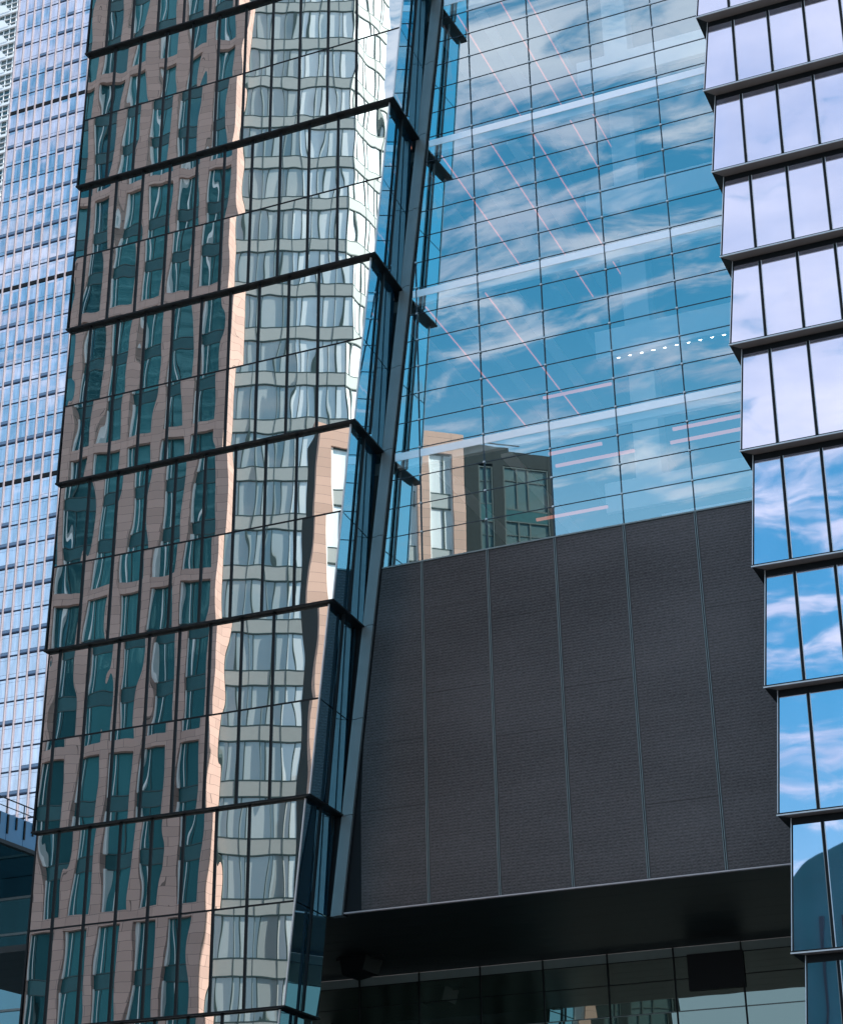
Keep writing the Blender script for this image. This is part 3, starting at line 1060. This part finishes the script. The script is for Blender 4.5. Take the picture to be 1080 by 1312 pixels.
def glazed_floor(fr, length, z, bay, narrow, mats, pan, parent, f0=0.0):
    """one storey: a cladding band, then a row of windows with a narrow and a wide light per bay"""
    w = MB()
    u = f0
    while u < length - 0.05:
        u1 = min(u + bay, length)
        w.fbox(fr, u + 0.02, u1 - 0.02, -0.3, -0.02, z, z + 0.95, pan)
        u = u1
    w.build('cladding_band', parent)
    w = MB()
    v = MB()
    u = f0
    while u < length - 0.05:
        u1 = min(u + bay, length)
        m_ = mats(u)
        um = min(u + narrow, u1)
        w.fbox(fr, u, um, -0.3, -0.10, z + 0.95, z + 3.7, m_)
        if u1 > um:
            w.fbox(fr, um + 0.001, u1 - 0.001, -0.3, -0.10 - random.uniform(0.001, 0.006), z + 0.95, z + 3.7, m_)
        v.fbox(fr, u - 0.026, u + 0.026, -0.12, 0.0, z, z + 3.7, M['dark_frame'])
        v.fbox(fr, um - 0.035, um + 0.035, -0.12, -0.03, z + 1.0, z + 3.65, M['dark_frame'])
        v.fbox(fr, u + 0.035, u1 - 0.035, -0.12, -0.01, z + 0.95, z + 1.03, M['dark_frame'])
        v.fbox(fr, u + 0.035, u1 - 0.035, -0.12, -0.01, z + 3.62, z + 3.7, M['dark_frame'])
        u = u1
    w.build('window_row', parent)
    v.build('window_frames', parent)


for k in range(-6, 27):
    z = 22.2 + 3.7 * k
    glazed_floor(B, 8.0, z, 1.34, 0.42, lambda u: M['grey_window'] if u < 3.0 else M['bright_window'], M['grey_panel'], ap)
    glazed_floor(CC, 4.5, z, 1.5, 0.5, lambda u: M['bright_window'], M['grey_panel'], ap)

MB.SC = 1.0
# brick wing, lower, in front of it
wg = thing('brick_wing', 'pink brick block with white framed windows, mirrored in the atrium glass', 'building', (-40, 3, 0))
LW = frame(-42.8, 9.15, -40)
ZL = 51.4
LEN = 13.6
SPLIT = 7.75                              # brick up to here, its shaded half painted as dark cladding beyond
w = MB()
P, du, dn = LW
w.fbox(LW, 0.11, SPLIT - 0.02, -3.2, -0.45, GROUND, ZL - 0.5, M['stone'])
w.build('core', wg)
lp = [0, 2.3, 4.6, 6.9]
an = thing('shaded_wing_half', 'shaded half of the brick block with wide teal windows, shade painted as dark cladding', 'building', (-35, 1, 0))
w = MB()
for u in lp:
    w.fbox(LW, u, u + 0.78, -0.5, 0, GROUND, ZL, M['pink'])
w.fbox(LW, 0, 0.1, -3.2, -0.5, GROUND, ZL, M['stone'])  # flank turned from the sun, its shade painted near-black
for i in range(3):
    w.fbox(LW, lp[i] + 0.78, lp[i + 1], -0.5, -0.01, ZL - 1.45, ZL, M['pink'])
w.build('brick_wall', wg)
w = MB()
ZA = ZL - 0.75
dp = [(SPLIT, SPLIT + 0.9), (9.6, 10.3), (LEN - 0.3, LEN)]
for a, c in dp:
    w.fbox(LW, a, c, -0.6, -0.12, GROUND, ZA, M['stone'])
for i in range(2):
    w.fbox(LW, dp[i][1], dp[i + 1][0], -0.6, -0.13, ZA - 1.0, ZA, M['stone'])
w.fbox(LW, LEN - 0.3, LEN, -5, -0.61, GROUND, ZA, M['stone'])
w.build('cladding', an)  # shade on the brick wing's far half, painted as dark cladding
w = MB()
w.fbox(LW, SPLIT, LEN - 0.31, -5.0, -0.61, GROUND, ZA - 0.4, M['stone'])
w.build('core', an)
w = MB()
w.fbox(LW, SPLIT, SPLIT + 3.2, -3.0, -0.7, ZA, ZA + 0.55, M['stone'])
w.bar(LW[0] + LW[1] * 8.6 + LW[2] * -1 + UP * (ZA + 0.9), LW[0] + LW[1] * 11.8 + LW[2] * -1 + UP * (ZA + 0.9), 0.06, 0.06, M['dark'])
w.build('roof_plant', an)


def wing_window(parent, u0, u1, zt, h, glass, frame_m, span, splits):
    w = MB()
    w.fbox(LW, u0 + 0.1, u1 - 0.1, -0.4, -0.25, zt - h, zt - 0.08, M[glass])
    o = w.build('window', parent)
    v = MB()
    for (a, c) in ((u0, u0 + 0.1), (u1 - 0.1, u1)):
        v.fbox(LW, a, c, -0.4, -0.14, zt - 3.7, zt, M[frame_m])
    v.fbox(LW, u0 + 0.1, u1 - 0.1, -0.4, -0.16, zt - 0.08, zt, M['dark_frame'])
    v.fbox(LW, u0 + 0.1, u1 - 0.1, -0.4, -0.16, zt - h - 0.08, zt - h, M['dark_frame'])
    for f_ in splits:
        um = u0 + (u1 - u0) * f_
        v.fbox(LW, um - 0.05, um + 0.05, -0.4, -0.18, zt - h, zt - 0.08, M['dark_frame'])
    v.fbox(LW, u0 + 0.1, u1 - 0.1, -0.4, -0.2, zt - 1.0, zt - 0.94, M['dark_frame']) if frame_m != 'white_frame' else None
    v.build('frame', o)
    v = MB()
    v.fbox(LW, u0 + 0.1, u1 - 0.1, -0.4, -0.17, zt - 3.7, zt - h - 0.08, M[span])
    v.build('spandrel', parent)


for f_ in range(14):
    zt = ZL - 1.45 - 3.7 * f_
    if zt - 3.7 < GROUND:
        break
    for i in range(3):
        wing_window(wg, lp[i] + 0.78, lp[i + 1], zt, 2.72, 'bright_window', 'white_frame', 'grey_panel', (0.62,))
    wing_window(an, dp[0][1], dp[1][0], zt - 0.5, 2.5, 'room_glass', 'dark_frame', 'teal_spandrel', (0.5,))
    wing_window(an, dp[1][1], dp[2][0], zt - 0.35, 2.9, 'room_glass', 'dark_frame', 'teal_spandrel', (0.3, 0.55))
w = MB()
w.fbox(LW, 0.2, SPLIT - 0.1, -3.1, -0.6, ZL - 0.5, ZL - 0.2, M['concrete'])
w.build('roof', wg)

# unseen block added right of the view to shade the facades
sb = thing('sun_block', 'unseen tall block added right of the viewer to shade the dark metal wall', 'building', (27, 34, 0))
w = MB()
w.box(18, 36, 20, 46, GROUND, 100, M['concrete'])
w.build('body', sb)
w = MB()
for j in range(25):
    w.box(17.9, 18, 21, 45, 2 + 3.8 * j, 4.2 + 3.8 * j, M['teal_window'])
w.build('added_window_rows', sb)

# vaulted hall behind the viewer, mirrored at the foot of the right tower
hl = thing('vaulted_hall', 'dark vaulted hall mirrored low in the right tower glass', 'building', (-23, -58, 0))
w = MB()
prof = []
for i in range(25):
    a = math.pi * i / 24
    prof.append((-23 + 9 * math.cos(a), -53, 53.1 + 6.9 * math.sin(a) ** 0.8))
w.poly_prism([(-32, -53, GROUND), (-14, -53, GROUND)] + prof, Vector((0, -25, 0)), M['roof_metal'])
w.build('vault', hl)
w = MB()
for i in range(9):
    x = -31 + 2 * i
    w.box(x - 0.1, x + 0.1, -52.98, -52.8, GROUND, 53, M['dark'])
for j in range(5):
    w.box(-31.8, -14.2, -52.95, -52.85, 6 + 8 * j, 6.3 + 8 * j, M['dark'])
w.build('front_frame', hl)
